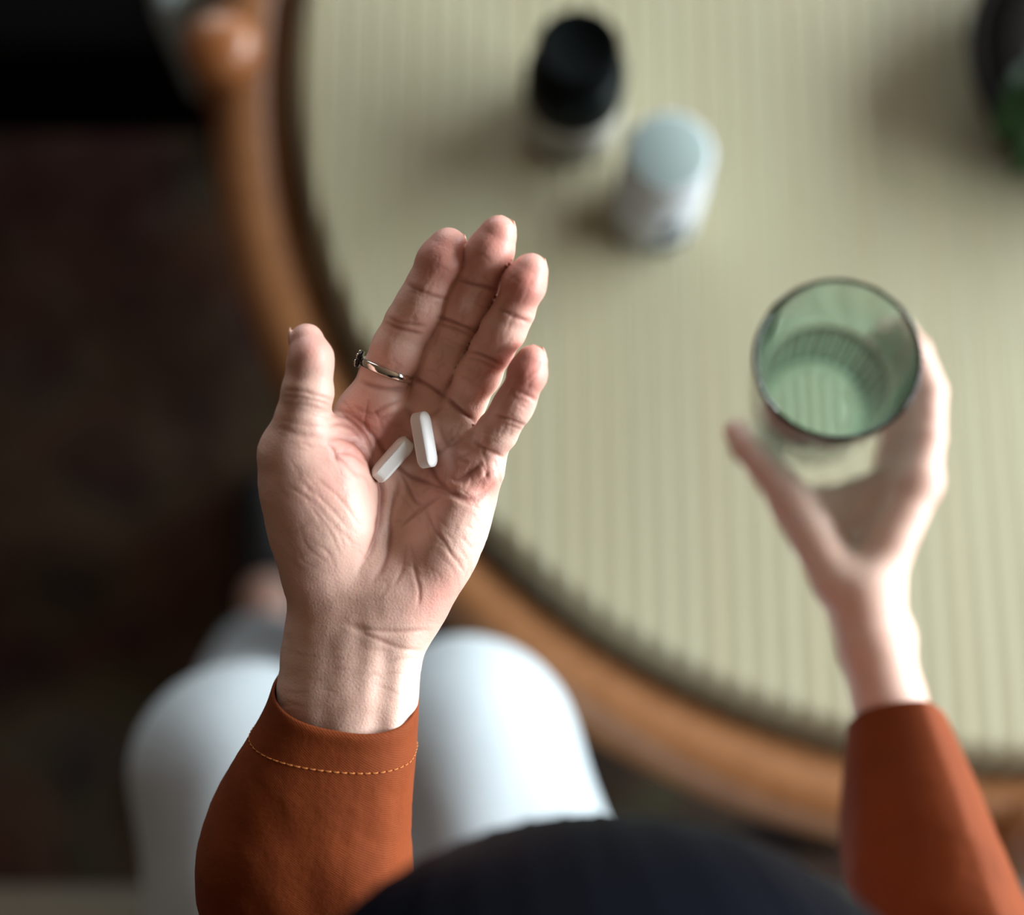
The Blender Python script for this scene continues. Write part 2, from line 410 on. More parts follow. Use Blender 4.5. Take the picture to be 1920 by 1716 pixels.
for a, b in (((x0, z0), (x0 + .05, z1)), ((x1 - .05, z0), (x1, z1)), ((x0 + .05, z0), (x1 - .05, z0 + .05)), ((x0 + .05, z1 - .05), (x1 - .05, z1)), ((xm - .02, z0 + .05), (xm + .02, z1 - .05))):
    mb.box((a[0], 3.23, a[1]), (b[0], 3.28, b[1]))
mb.build('window_frame', M['paint'], fill_win, smooth=False)
for a, b in ((x0 + .05, xm - .02), (xm + .02, x1 - .05)):
    mb = MB(); mb.box((a, 3.25, z0 + .05), (b, 3.255, z1 - .05)); mb.build('pane', pane_m, fill_win, smooth=False)
for nm, a, b in (('baseboard_left', (-2.4, -2.2, 0), (-2.385, 3.2, .1)), ('baseboard_back', (-2.385, 3.185, 0), (WALL_X - .015, 3.2, .1)), ('baseboard_right', (WALL_X - .015, -2.2, 0), (WALL_X, 3.2, .1))):
    mb = MB(); mb.box(a, b); struct(mb.build(nm, M['paint'], smooth=False))

mb = MB(); mb.rbox((-1.35, -1.5, 0.0), (1.1, 1.75, 0.014), 0.006, 2)
rug = mb.build('patterned_rug', M['rug'], smooth=False); rug['label'] = 'dark reddish brown patterned rug under the round table and feet'; rug['category'] = 'rug'

# ------------------------------------------------------------------ round table
K = 1.1; TC = np.array([0.3658, 0.5536]); TR = 0.5298; TZ = 1.6 - 0.91 * K
table = thing('round_table', 'round side table with cord-wrapped pale top and wooden hoop on post legs', 'table', (TC[0], TC[1], 0.014))
mb = MB(); prof = [(0.0001, TZ - .05), (TR - .01, TZ - .05), (TR + .0158, TZ - .048)]
prof += [(TR + .0009, TZ - .0058)]
for k in range(5):
    a = math.radians(66) * (1 - k / 4); prof.append((TR - .006 + .0072 * math.sin(a), TZ - .0009 - .0074 * (1 - math.cos(a))))
prof += [(TR - .0075, TZ - .0009), (.25, TZ - .0009), (0.0001, TZ - .0009)]
mb.lathe((TC[0], TC[1], 0), prof, 128, cap0=False, cap1=False); mb.build('woven_top', M['weave'], table)
PITCH = 0.0156 * K; ncord = int(2 * TR / PITCH)
ROT = math.radians(0.0)
for i in range(ncord):
    x = -TR + (i + 0.9) * PITCH
    if abs(x) > TR - 0.004: continue
    wdt = PITCH * 0.30
    cols = []
    for (a, b) in ((-1, -.004), (-1, -.0010), (-.8, -.0004), (-.35, .0), (.35, .0), (.8, -.0004), (1, -.0010), (1, -.004)):
        xx = x + a * wdt; half = []
        for k in range(6): half.append((TR - .0075, 0, k / 5.02))
        for k in range(6):
            g = math.radians(66) * k / 5; half.append((TR - .006 + (.008 + b) * math.sin(g), -.008 * (1 - math.cos(g)) + b * (math.cos(g) - 1), 1))
        for k in (1, 2, 3): half.append((lerp(TR + .0015, TR + .0165, k / 3) + b * .9, lerp(-.005, -.047, k / 3) - b * .6, 1))
        pr = [(math.sqrt(max(r * r - xx * xx, 1e-7)) * f, z + b) for r, z, f in half]
        col = [(TC[0] + xx, TC[1] - y, TZ + z) for y, z in reversed(pr)] + [(TC[0] + xx, TC[1] + y, TZ + z) for y, z in pr[1:]]
        cols.append(col)
    R = [[c[k] for c in cols] for k in range(len(cols[0]))]
    mb = MB(); mb.rings(R); mb.build('cord', M['cord'], table)
mb = MB(); HR, HZ, hr = 0.577, TZ - .044, 0.0295
ring_pts = [(TC[0] + HR * math.cos(2 * math.pi * k / 160), TC[1] + HR * math.sin(2 * math.pi * k / 160), HZ) for k in range(160)]
mb.tube(ring_pts, hr, 24, closed=True); mb.build('hoop', M['wood'], table)
mb = MB(); mb.lathe((TC[0], TC[1], 0), [(0.48, TZ - .12), (0.50, TZ - .12), (0.50, TZ - .051), (0.48, TZ - .051), (0.48, TZ - .12)], 96, cap0=False, cap1=False); mb.build('apron', M['wood_leg'], table)
for k in range(4):
    a = math.pi / 2 * k; c = (TC[0] + 0.590 * math.cos(a), TC[1] + 0.590 * math.sin(a), 0)
    r = 0.0265 * K; prof = [(r * .85, 0.014), (r, 0.02), (r, TZ - .035), (r * .93, TZ - .03), (r * .93, TZ - .022), (r, TZ - .017), (r, TZ + .004)]
    for j in range(1, 9):
        b = math.pi / 2 * j / 8; prof.append((max(r * math.cos(b), 0.0003), TZ + .004 + 0.022 * math.sin(b)))
    mb = MB(); mb.lathe(c, prof, 36); mb.build('leg', M['wood_leg'], table)

# ------------------------------------------------------------------ bottles
def kw(pr): return [(r * K * 1.17, h * K) for r, h in pr]
def kp(pr): return [(r * K, h * K) for r, h in pr]
B1 = at(1072, 228, TZ); b1 = thing('supplement_bottle', 'dark bottle with black cap and pale label standing behind white bottle', 'bottle', B1)
mb = MB(); prof = [(.0001, .0005), (.026, .0005), (.0285, .003), (.0285, .068), (.0275, .073), (.0225, .079), (.021, .081), (.021, .084), (.0001, .084)]
mb.lathe(B1, kw(prof), 56, cap0=False, cap1=False); mb.build('bottle_body', M['bottle_dark'], b1)
mb = MB(); mb.lathe(B1, kw([(.02875, .008), (.0291, .0085), (.0291, .047), (.02875, .0475)]), 56, cap0=False, cap1=False); mb.build('paper_label', M['label_pale'], b1)
mb = MB(); mb.lathe(B1, kw([(.0215, .080), (.0228, .081), (.0228, .1015), (.0218, .1035), (.019, .1035), (.0185, .1028), (.0001, .1028)]), 96, fn=lambda r, h, a: r + (.0004 * math.cos(48 * a) if .0809 * K < h < .1016 * K else 0), cap0=False, cap1=False); mb.build('cap', M['black_plastic'], b1)
B2 = at(1225, 407, TZ); b2 = thing('supplement_bottle', 'white bottle with grey-topped white cap standing nearest the open hand', 'bottle', B2)
mb = MB(); prof = [(.0001, .0005), (.026, .0005), (.0288, .003), (.0288, .070), (.0275, .076), (.0245, .080), (.0001, .080)]
mb.lathe(B2, kp(prof), 56, cap0=False, cap1=False); mb.build('bottle_body', M['white_plastic'], b2)
mb = MB(); mb.lathe(B2, kp([(.0262, .078), (.0272, .079), (.0272, .1000), (.0262, .1026), (.0245, .1030)]), 96, fn=lambda r, h, a: r + (.0004 * math.cos(48 * a) if .0789 * K < h < .1001 * K else 0), cap1=False); capw = mb.build('cap', M['white_plastic'], b2)
mb = MB(); mb.lathe(B2, kp([(.0243, .1024), (.0247, .1030), (.0240, .1033), (.0001, .1033)]), 64, cap0=False, cap1=False); mb.build('cap_disc', M['cap_grey'], capw, label='flat grey disc on top of the cap')
mb = MB(); mb.lathe(B2, kp([(.02885, .006), (.0291, .0062), (.0291, .066), (.02885, .0662)]), 56, cap0=False, cap1=False); lab = mb.build('paper_label', M['white_plastic'], b2)
def label_patch(B, r, a0, a1, h0, h1, m, par, name='label_print_and_shade'):
    mb = MB(); R = []
    for k in range(9):
        a = math.radians(lerp(a0, a1, k / 8)); e = np.array([math.cos(a), math.sin(a), 0])
        R.append([B + e * rr + np.array([0, 0, h]) for rr, h in ((r - .0002, h0), (r + .00015, h0), (r + .00015, h1), (r - .0002, h1))])
    mb.rings(R); mb.build(name, m, par)
for a0, a1, h0, h1, m in ((-90, -66, .034, .056, 'ink'), (-84, -70, .0575, .0600, 'ink'), (-102, -46, .0065, .022, 'ink_green'), (-150, -118, .012, .030, 'label_pale'), (-60, -40, .038, .041, 'ink'), (-60, -40, .030, .032, 'ink')):  # pale patch paints shade on the label's left side; the others are print
    label_patch(B2, .0291 * K, a0, a1, h0 * K, h1 * K, M[m], lab)
for a0, a1, h0, h1 in ((-120, -60, .030, .034), (-112, -68, .022, .024), (-112, -76, .017, .019)):
    label_patch(B1, .0291 * 1.17 * K, a0, a1, h0 * K, h1 * K, M['ink'], b1)

# ------------------------------------------------------------------ potted plant on the table
PC = at(2100, 95, TZ + .048); PC[2] = TZ; pt = thing('potted_plant', 'dark pot with a green leafy plant at the table top corner', 'plant', PC)
def ribs(r, h, a): return r + (.0012 * math.cos(h * 900) if r > .05 else 0)
mb = MB(); prof = kp([(.0001, .0005), (.078, .0005), (.082, .003)] + [(.082 + .018 * k / 24, .003 + .037 * k / 24) for k in range(1, 25)] + [(.1005, .042), (.097, .044), (.093, .041), (.092, .030), (.0001, .030)])
mb.lathe(PC, prof, 64, fn=ribs, cap0=False, cap1=False); mb.build('pot', M['pot'], pt)
mb = MB(); mb.lathe(PC, kp([(.0001, .028), (.0905, .028), (.0905, .032), (.05, .035), (.0001, .036)]), 40, cap0=False, cap1=False); mb.build('soil', M['soil'], pt)
def leaf(base, tip, width, droop, par):
    base = np.array(base, float); tip = np.array(tip, float); d = tip - base; side = nrm(np.cross(d, [0, 0, 1])); mb = MB(); n = 12; R = []
    for k in range(n + 1):
        t = k / n; c = base + d * t + np.array([0, 0, droop * 4 * t * (1 - t)]); wv = width * max(math.sin(math.pi * t ** 0.8), 0.02)
        up = np.array([0, 0, 1.0])
        R.append([c + side * wv * a + up * (abs(a) * wv * 0.25 + b) for a, b in ((-1, 0), (-.5, 0.0005), (0, 0), (.5, .0005), (1, 0), (.5, -.0006), (0, -.001), (-.5, -.0006))])
    mb.rings(R); mb.build('leaf', M['leaf'], par)
leaf_specs = [(at(1856, 262, TZ + .055), 0.028, .012), (at(1925, 200, TZ + .08), .032, .015), (at(1888, 335, TZ + .045), .024, .012)]
mb = MB()
for k in range(11):
    if k < 3: tipp, wd, dr = leaf_specs[k]
    else:
        a = math.radians(-75 + 20 * (k - 3)); tipp = PC + np.array([.13 * math.cos(a), .13 * math.sin(a), (.055 + .03 * random.random())]); wd, dr = .028, .03
    v = tipp - PC; h = nrm([v[0], v[1], 0]); b0 = PC + np.array([h[0] * .012, h[1] * .012, .037]); b = PC + h * .055 + np.array([0, 0, .06])
    mb.tube([b0, (b0 + b) / 2 + [0, 0, .01], b], .0016, 6)
    leaf(b, tipp, wd, dr, pt)
mb.build('stem', M['stem'], pt)

# ------------------------------------------------------------------ furniture behind and beside
bc = at(120, 60, .36)
bench = thing('bench', 'low black leather bench on the rug left of the table', 'bench', (bc[0], bc[1] + .1, 0))
e = at(200, 120, .36); bx1 = at(446, 60, .36)[0]; by0 = e[1]
mb = MB(); mb.rbox((bx1 - .95, by0, .22), (bx1, by0 + .5, .36), .03, 4); mb.build('seat_pad', M['leather'], bench)
mb = MB(); mb.rbox((bx1 - .93, by0 + .02, .16), (bx1 - .02, by0 + .48, .225), .008, 2); mb.build('base_frame', M['black_plastic'], bench)
for sx in (bx1 - .88, bx1 - .08):
    for sy in (by0 + .07, by0 + .43):
        mb = MB(); mb.lathe((sx, sy, 0), [(.014, .0142), (.02, .17)], 16); mb.build('leg', M['black_plastic'], bench)
cu = at(322, 24, .55); cush = MB(); cush.rbox((cu[0], cu[1], .362), (bx1 + .02, cu[1] + .30, .575), .05, 5)
co = cush.build('cushion', M['cushion']); co['label'] = 'pale blue-grey cushion on the black bench beside the table post'; co['category'] = 'cushion'

sofa = thing('sofa', 'taupe upholstered sofa seat under the seated person', 'sofa', (0.0, -.6, 0.014))
mb = MB(); mb.rbox((-.85, -.98, .26), (.85, -.085, .445), .05, 5); mb.build('seat_cushion', M['sofa'], sofa)
mb = MB(); mb.rbox((-.87, -1.10, .12), (.87, -.11, .262), .02, 3); mb.build('base', M['sofa'], sofa)
mb = MB(); mb.rbox((-.87, -1.16, .20), (.87, -.97, .84), .06, 5); mb.build('backrest', M['sofa'], sofa)
for sx in (-.8, .8):
    for sy in (-1.05, -.18):
        mb = MB(); mb.lathe((sx, sy, 0), [(.014, .014), (.02, .125)], 16); mb.build('leg', M['wood_leg'], sofa)

# ------------------------------------------------------------------ the person
person = thing('person', 'seated person in rust shirt and white trousers holding pills and a green glass', 'person', (0.0, -.42, 0.014))
T0 = 545.0
def L(px, py, z): return cpt(px, py, T0 - z)
def lr(r_px, z): return r_px / F * (T0 - z)
def c1(*pts): return [np.array([450 + x / 2.86, 380 + y / 2.86]) for x, y in pts]
def c2(*pts): return [np.array([450 + x / 2.86, 850 + y / 2.86]) for x, y in pts]

# --- left hand: chains of (px, py, z, radius px)
FING = {
 'index':  [(695, 775, -3, 52), (722, 706, 0, 48), (748, 650, 4, 47), (769, 607, 7, 46.5), (790, 573, 9.5, 46), (809, 537, 12, 45.5), (828, 492, 14, 44), (841, 463, 15, 36)],
 'middle': [(790, 780, -6, 44), (806, 716, -3, 42), (832, 660, 2, 42), (856, 607, 7, 42), (876, 568, 11, 42), (893, 534, 14, 42), (918, 474, 18, 41), (934, 439, 20, 35)],
 'ring':   [(855, 800, -4, 42), (874, 748, 0, 39), (899, 699, 6, 39.5), (923, 655, 12, 39.5), (945, 617, 16, 39), (963, 583, 19, 38.5), (982, 535, 22, 38), (995, 507, 23, 32.5)],
 'pinky':  [(893, 878, 0, 42), (915, 836, 4, 37), (933, 808, 9, 35.5), (950, 781, 13, 34.5), (963, 760, 16, 34), (974, 739, 18, 33.5), (988, 704, 21, 33), (997, 676, 22, 28.5)],
}
THUMB = [(606, 985, 4, 76), (575, 905, 10, 78), (558, 850, 13, 64), (566, 790, 16, 50), (577, 735, 19, 47.5), (581, 690, 20, 42), (583, 672, 20, 41), (575, 640, 19, 33)]
def pad(p, c, z, rpx, k=3): return cone(p, L(c[0], c[1], z), L(c[0], c[1], z) + 1e-3, lr(rpx, z), lr(rpx, z))
FCH = {k: ([L(a, b, z) for a, b, z, r in v], [lr(r, z) for a, b, z, r in v]) for k, v in FING.items()}
TCH = ([L(a, b, z) for a, b, z, r in THUMB], [lr(r, z) for a, b, z, r in THUMB])
def axis_frame(p, q): return frame(q - p, (0, 0, 1))
TH_AX = axis_frame(L(598, 1075, 6), L(612, 850, 10)); HY_AX = axis_frame(L(800, 1150, 3), L(905, 880, 6))
def palm(p):
    d = cone(p, L(655, 1090, -6), L(692, 775, -5), 12.5, 11.5)
    d = smin(d, cone(p, L(700, 1110, -6), L(790, 790, -7), 12.5, 10.5), 8)
    d = smin(d, cone(p, L(750, 1120, -6), L(852, 808, -5), 12.5, 10), 8)
    d = smin(d, cone(p, L(778, 1120, -4), L(893, 880, -2), 12, 9.5), 8)
    d = smin(d, ell(p, L(606, 955, 7), TH_AX, (31, 20.5, 15.5)), 7)
    d = smin(d, cone(p, L(590, 1060, 0), L(560, 860, 8), 12, 13.5), 7)
    d = smin(d, ell(p, L(842, 1005, 1), HY_AX, (33, 13.8, 14.5)), 7)
    d = smin(d, ell(p, L(760, 1120, 2), HY_AX, (14, 14, 10)), 7)
    # distal palm pads
    for cx, cy, z, r in ((722, 768, 3.5, 32), (812, 808, 1.5, 27), (868, 850, 4.0, 28), (912, 885, 7, 26)):
        d = smin(d, pad(p, (cx, cy), z, r), 6)
    # web of the thumb
    d = smin(d, cone(p, L(600, 860, 8), L(668, 800, -2), 8.5, 8.0), 9)
    # hollow
    d = smax(d, -ell(p, L(752, 893, 23), axis_frame(L(752, 980, 20), L(752, 800, 20)), (23, 14, 17)), 9)
    return d
def wrist(p):
    d = None
    for off in (-1, 1):
        pts = [L(668 + off * 48, 1120, -5), L(668 + off * 50, 1180, -5), L(659 + off * 47, 1235, -6), L(652 + off * 46, 1300, -6), L(642 + off * 40, 1400, -7), L(600 + off * 45, 1560, -10)]
        e = chain(p, pts, [15.5, 16.6, 17, 17.4, 17, 17], 3); d = e if d is None else smin(d, e, 16)
    d = smin(d, cone(p, L(700, 1190, 8.5), L(668, 1380, 9.5), 2.6, 2.6), 7)
    d = smin(d, cone(p, L(655, 1195, 8.5), L(640, 1380, 9.5), 2.2, 2.4), 7)
    d = smin(d, cone(p, L(752, 1200, 6.5), L(732, 1380, 7), 2.6, 2.6), 7)
    return d
PADS = {'index': [((830, 490), 15.8, 36), ((790, 573), 11.3, 36), ((744, 660), 5.6, 37)],
        'middle': [((919, 472), 19.8, 34), ((876, 569), 12.8, 33), ((828, 666), 3.6, 33)],
        'ring': [((982, 532), 23.8, 31), ((944, 619), 17.8, 30), ((896, 704), 7.6, 31)],
        'pinky': [((988, 700), 23, 27), ((962, 761), 17.4, 27), ((930, 812), 10, 28)]}
def hand_left(p):
    p = np.asarray(p); pw = smin(palm(p), wrist(p), 12)
    d = None
    for k in ('index', 'middle', 'ring', 'pinky'):
        f = chain(p, *FCH[k], 2)
        for c, z, r in PADS[k]: f = smin(f, pad(p, c, z, r - 1), 6)
        g = smin(pw, f, 5.5); d = g if d is None else np.minimum(d, g)
    t = chain(p, *TCH, 2)
    t = smin(t, pad(p, (581, 672), 24, 31), 4)
    return np.minimum(d, smin(pw, t, 9))
V, Q = surface_net(hand_left, (-103, -158, -592), (18, 98, -508), 1.05)
V, Q = subdivide(V, Q); V, NV = project(hand_left, V, 2)
def pxof(V): return np.stack([960 + V[:, 0] / -V[:, 2] * F, 858 - V[:, 1] / -V[:, 2] * F], 1)
PX = pxof(V); palmside = np.clip(NV[:, 2] * 3 + 0.6, 0, 1)
CREASES = [  # polyline, depth mm, half width px, colour
 (c1((885, 430), (960, 470), (1030, 498), (1120, 520)), .45, 6, .5), (c1((900, 470), (960, 492), (1040, 520)), .25, 5, .3),
 (c1((775, 640), (850, 670), (920, 690), (990, 705)), .55, 6, .6), (c1((780, 610), (860, 640), (1005, 660)), .4, 6, .45),
 (c1((640, 955), (720, 985), (800, 1000), (890, 1000)), .6, 7, .5),
 (c1((1160, 415), (1260, 440), (1390, 475)), .45, 6, .5), (c1((1045, 610), (1140, 635), (1270, 690)), .55, 6, .6), (c1((1045, 645), (1130, 665), (1250, 715)), .35, 6, .4),
 (c1((915, 930), (1010, 980), (1110, 1050)), .7, 7, .7),
 (c1((1380, 565), (1460, 605), (1570, 645)), .4, 6, .5), (c1((1220, 795), (1300, 815), (1410, 870)), .5, 6, .6), (c1((1215, 830), (1300, 850), (1390, 900)), .3, 5, .35),
 (c1((1105, 1040), (1160, 1095), (1260, 1175)), .8, 7, .8),
 (c1((1470, 1000), (1530, 1030), (1600, 1065)), .4, 5, .45), (c1((1360, 1135), (1440, 1160), (1540, 1200)), .5, 5, .5), (c1((1380, 1170), (1450, 1195), (1520, 1220)), .3, 5, .3),
 (c1((1255, 1280), (1320, 1320), (1420, 1370)), .6, 6, .5),
 (c1((225, 1005), (330, 1012), (420, 1035), (505, 1060)), .4, 6, .4), (c1((225, 1040), (330, 1045), (490, 1085)), .3, 5, .3), (c1((220, 1075), (350, 1085), (480, 1120)), .2, 5, .2),
 (c1((200, 1200), (330, 1245), (460, 1255)), .3, 8, .25), (c1((210, 1160), (330, 1190), (470, 1200)), .2, 6, .2),
 (c1((450, 1270), (540, 1262), (620, 1290), (680, 1360), (712, 1430), (750, 1510), (757, 1600)) + c2((757, 260), (740, 390), (700, 520), (620, 650)), 1.1, 9, .75),
 (c1((480, 1140), (560, 1150), (630, 1205), (690, 1290), (720, 1400)), .55, 7, .55),
 (c1((470, 1200), (540, 1190), (610, 1225), (660, 1290)), .35, 6, .4),
 (c1((850, 1440), (840, 1560)) + c2((830, 220), (805, 350), (805, 470), (770, 600), (700, 700)), .55, 8, .4),
 (c1((500, 1105), (600, 1140), (700, 1230), (800, 1370), (900, 1460), (1000, 1500), (1180, 1565)), .6, 7, .6),
 (c1((1370, 1500), (1270, 1590), (1150, 1565), (1060, 1480), (1010, 1380), (960, 1240), (900, 1120), (870, 1060)), .65, 8, .6),
 (c1((1300, 1390), (1230, 1450), (1140, 1500)), .7, 9, .6), (c1((1060, 1180), (1120, 1300), (1200, 1260)), .35, 7, .35),
 (c1((880, 1060), (800, 1080), (700, 1130), (600, 1090)), .3, 6, .35), (c1((690, 1050), (670, 1180), (700, 1260)), .25, 5, .3),
 (c1((850, 1430), (900, 1520), (940, 1600)) + c2((990, 290),), .45, 6, .45), (c2((860, 400), (990, 290), (1090, 225)), .35, 5, .35), (c2((990, 290), (1045, 410), (1110, 500), (1150, 580)), .35, 5, .3),
 (c2((930, 560), (940, 640), (962, 740), (955, 830)), .35, 5, .3), (c2((1050, 460), (1150, 560), (1210, 650)), .2, 5, .2), (c2((1010, 180), (1130, 230), (1290, 300)), .25, 5, .25),
 (c2((900, 480), (870, 620), (820, 720)), .25, 6, .2), (c2((1180, 440), (1250, 520)), .15, 5, .15),
 (c2((230, 160), (380, 260), (520, 420), (560, 520)), .15, 5, .1), (c2((300, 140), (450, 260), (590, 420)), .15, 5, .1), (c2((400, 130), (540, 250), (650, 400)), .15, 5, .1), (c2((350, 260), (470, 400), (540, 560)), .12, 5, .08),
 (c2((560, 920), (680, 945), (850, 955), (1030, 945)), .45, 7, .3), (c2((600, 940), (740, 1000), (860, 1045), (990, 1060)), .35, 7, .2),
 (c1((470, 1340), (560, 1400), (650, 1480)), .3, 7, .3), (c1((500, 1340), (600, 1350), (680, 1420)), .3, 6, .3), (c1((460, 1285), (500, 1330), (520, 1400)), .3, 6, .2),
 (c1((1290, 1300), (1320, 1400), (1330, 1500)), .25, 6, .25), (c1((1360, 1380), (1390, 1460), (1400, 1520)), .25, 5, .2), (c1((920, 1180), (1010, 1150), (1100, 1090)), .3, 6, .3), (c1((1000, 1360), (1090, 1330), (1170, 1230)), .3, 6, .3),
]
fr = np.random.default_rng(12)      # fine skin lines: short strokes along the local flow of the palm
def fine(c0, c1_, ang, sp, n, ln, dep):
    for _ in range(n):
        c = np.array([fr.uniform(c0[0], c1_[0]), fr.uniform(c0[1], c1_[1])]); a = math.radians(ang + fr.normal() * sp); d = np.array([math.cos(a), math.sin(a)]) * ln * fr.uniform(.5, 1.2)
        o = np.array([-d[1], d[0]]) * fr.normal() * .12
        CREASES.append(([c - d / 2, c + o, c + d / 2], dep * fr.uniform(.6, 1.2), 4.2, fr.uniform(.06, .2)))
fine((520, 880), (690, 1060), 55, 8, 22, 85, .075); fine((530, 900), (680, 1040), -35, 10, 6, 55, .04)
fine((760, 930), (900, 1090), 60, 14, 18, 65, .09); fine((700, 960), (900, 1120), -20, 16, 10, 50, .06)
fine((640, 760), (780, 860), 20, 30, 22, 45, .18); fine((800, 800), (920, 920), -45, 30, 22, 45, .2)
fine((530, 740), (620, 850), 10, 14, 16, 50, .10); fine((540, 1190), (790, 1330), 5, 8, 16, 60, .08)
for (ax_, ay_), (bx_, by_) in (((726, 695), (838, 475)), ((806, 716), (930, 450)), ((876, 745), (990, 520)), ((918, 830), (994, 690))):
    th_ = math.degrees(math.atan2(by_ - ay_, bx_ - ax_)); 
    for q_ in range(26):
        f_ = fr.uniform(0, 1); cx_, cy_ = ax_ + (bx_ - ax_) * f_, ay_ + (by_ - ay_) * f_
        along = fr.random() < .55
        fine((cx_ - 22, cy_ - 12), (cx_ + 22, cy_ + 12), th_ + (0 if along else 90), 8, 1, 42 if along else 34, .11)
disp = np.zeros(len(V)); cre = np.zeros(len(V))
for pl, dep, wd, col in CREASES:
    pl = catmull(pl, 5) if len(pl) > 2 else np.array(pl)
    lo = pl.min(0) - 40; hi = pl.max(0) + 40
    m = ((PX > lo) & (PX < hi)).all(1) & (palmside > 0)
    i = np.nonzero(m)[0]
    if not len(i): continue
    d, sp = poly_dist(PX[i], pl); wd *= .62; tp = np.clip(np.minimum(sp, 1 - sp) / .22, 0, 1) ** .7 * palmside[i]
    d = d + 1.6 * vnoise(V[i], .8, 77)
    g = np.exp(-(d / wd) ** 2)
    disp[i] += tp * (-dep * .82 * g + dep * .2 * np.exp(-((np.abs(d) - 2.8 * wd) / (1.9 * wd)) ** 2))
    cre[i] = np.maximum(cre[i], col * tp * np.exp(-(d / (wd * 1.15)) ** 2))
disp += .10 * vnoise(V, .9, 3) + .18 * vnoise(V, .35, 5)
V = V + NV * disp[:, None]
tint = np.zeros(len(V))
def spot(c, r, a):
    global tint
    tint = np.maximum(tint, a * np.exp(-(((PX - np.array(c)) ** 2).sum(1)) / r ** 2))
for c, r, a in (((838, 480), 80, .6), ((930, 450), 80, .65), ((988, 530), 75, .75), ((993, 695), 70, .75), ((580, 650), 50, .5), ((690, 800), 60, .65), ((650, 850), 60, .55), ((860, 890), 60, .45), ((905, 910), 50, .6), ((830, 1130), 60, .5), ((790, 600), 40, .25), ((930, 640), 40, .3), ((640, 900), 60, .45), ((735, 700), 50, .3)):
    spot(c, r, a)
tint = np.clip(tint + .08 * vnoise(V, .25, 9) + .1 * (PX[:, 1] < 1170), 0, 1)
hl = (c2w(V), Q, tint, cre)

# --- right hand round the glass (px, py, t mm, radius mm)
def RP(px, py, t): return cpt(px, py, t)
RF = {
 'index':  [(1722, 905, 712, 11), (1738, 820, 716, 8.8), (1742, 735, 722, 8.6), (1716, 660, 732, 7.8), (1688, 622, 738, 7.2)],
 'middle': [(1700, 915, 730, 10.5), (1718, 830, 737, 8.8), (1722, 745, 744, 8.6), (1690, 668, 750, 7.9), (1655, 632, 754, 7.2)],
 'ring':   [(1676, 925, 746, 10), (1695, 845, 756, 8.4), (1700, 765, 764, 8.2), (1672, 690, 770, 7.6), (1640, 655, 772, 7)],
 'pinky':  [(1650, 940, 760, 9.5), (1668, 870, 773, 7.4), (1674, 800, 781, 7.0), (1654, 735, 786, 6.5), (1630, 700, 788, 6)],
}
RT = [(1570, 1090, 708, 12.5), (1522, 1000, 724, 12.2), (1478, 930, 738, 10.2), (1432, 872, 748, 9.4), (1402, 838, 754, 8.8), (1382, 812, 758, 7.0)]
RFC = {k: ([RP(*q[:3]) for q in v], [q[3] for q in v]) for k, v in RF.items()}
RTC = ([RP(*q[:3]) for q in RT], [q[3] for q in RT])
WR = [(1618, 1130), (1640, 1215), (1668, 1320), (1692, 1420), (1730, 1560)]
def hand_right(p):
    p = np.asarray(p); d = None
    for k, (z0, z1, r) in {'index': (705, 712, 12.5), 'middle': (716, 730, 12.5), 'ring': (728, 746, 12), 'pinky': (738, 760, 11.5)}.items():
        q = RF[k][0]; e = cone(p, RP(1632, 1110, z0), RP(q[0], q[1], q[2]), r, q[3]); d = e if d is None else smin(d, e, 9)
    d = smin(d, cone(p, RP(1590, 1090, 730), RP(1560, 990, 745), 14, 12), 12)
    d = smin(d, chain(p, [RP(1490, 955, 738), RP(1545, 948, 748), RP(1610, 935, 748), RP(1668, 905, 738)], [10, 9.5, 9.5, 10], 6), 9)
    d = smin(d, cone(p, RP(1545, 1000, 745), RP(1640, 960, 745), 12, 12), 10)
    for zz, rr in ((702, 16.5), (722, 17)):
        d = smin(d, chain(p, [RP(a, b, zz - i * 6) for i, (a, b) in enumerate(WR)], [rr, rr + .3, rr + .4, rr - 3, rr - 4], 3), 14)
    d = smin(d, cone(p, RP(1672, 1215, 700), RP(1684, 1190, 702), 6, 6), 10)
    o = None
    for k in RF:
        g = smin(d, chain(p, *RFC[k], 2), 6); o = g if o is None else np.minimum(o, g)
    t = chain(p, *RTC, 2)
    return np.minimum(o, smin(d, t, 9))
Vr, Qr = surface_net(hand_right, (95, -200, -815), (262, 85, -640), 1.8)
Vr, NVr = project(hand_right, Vr, 2)
Vr = Vr + NVr * (.15 * vnoise(Vr, .4, 8))[:, None]
hr_ = (c2w(Vr), Qr, np.clip(.12 + .25 * vnoise(Vr, .06, 4), 0, 1), np.zeros(len(Vr)))

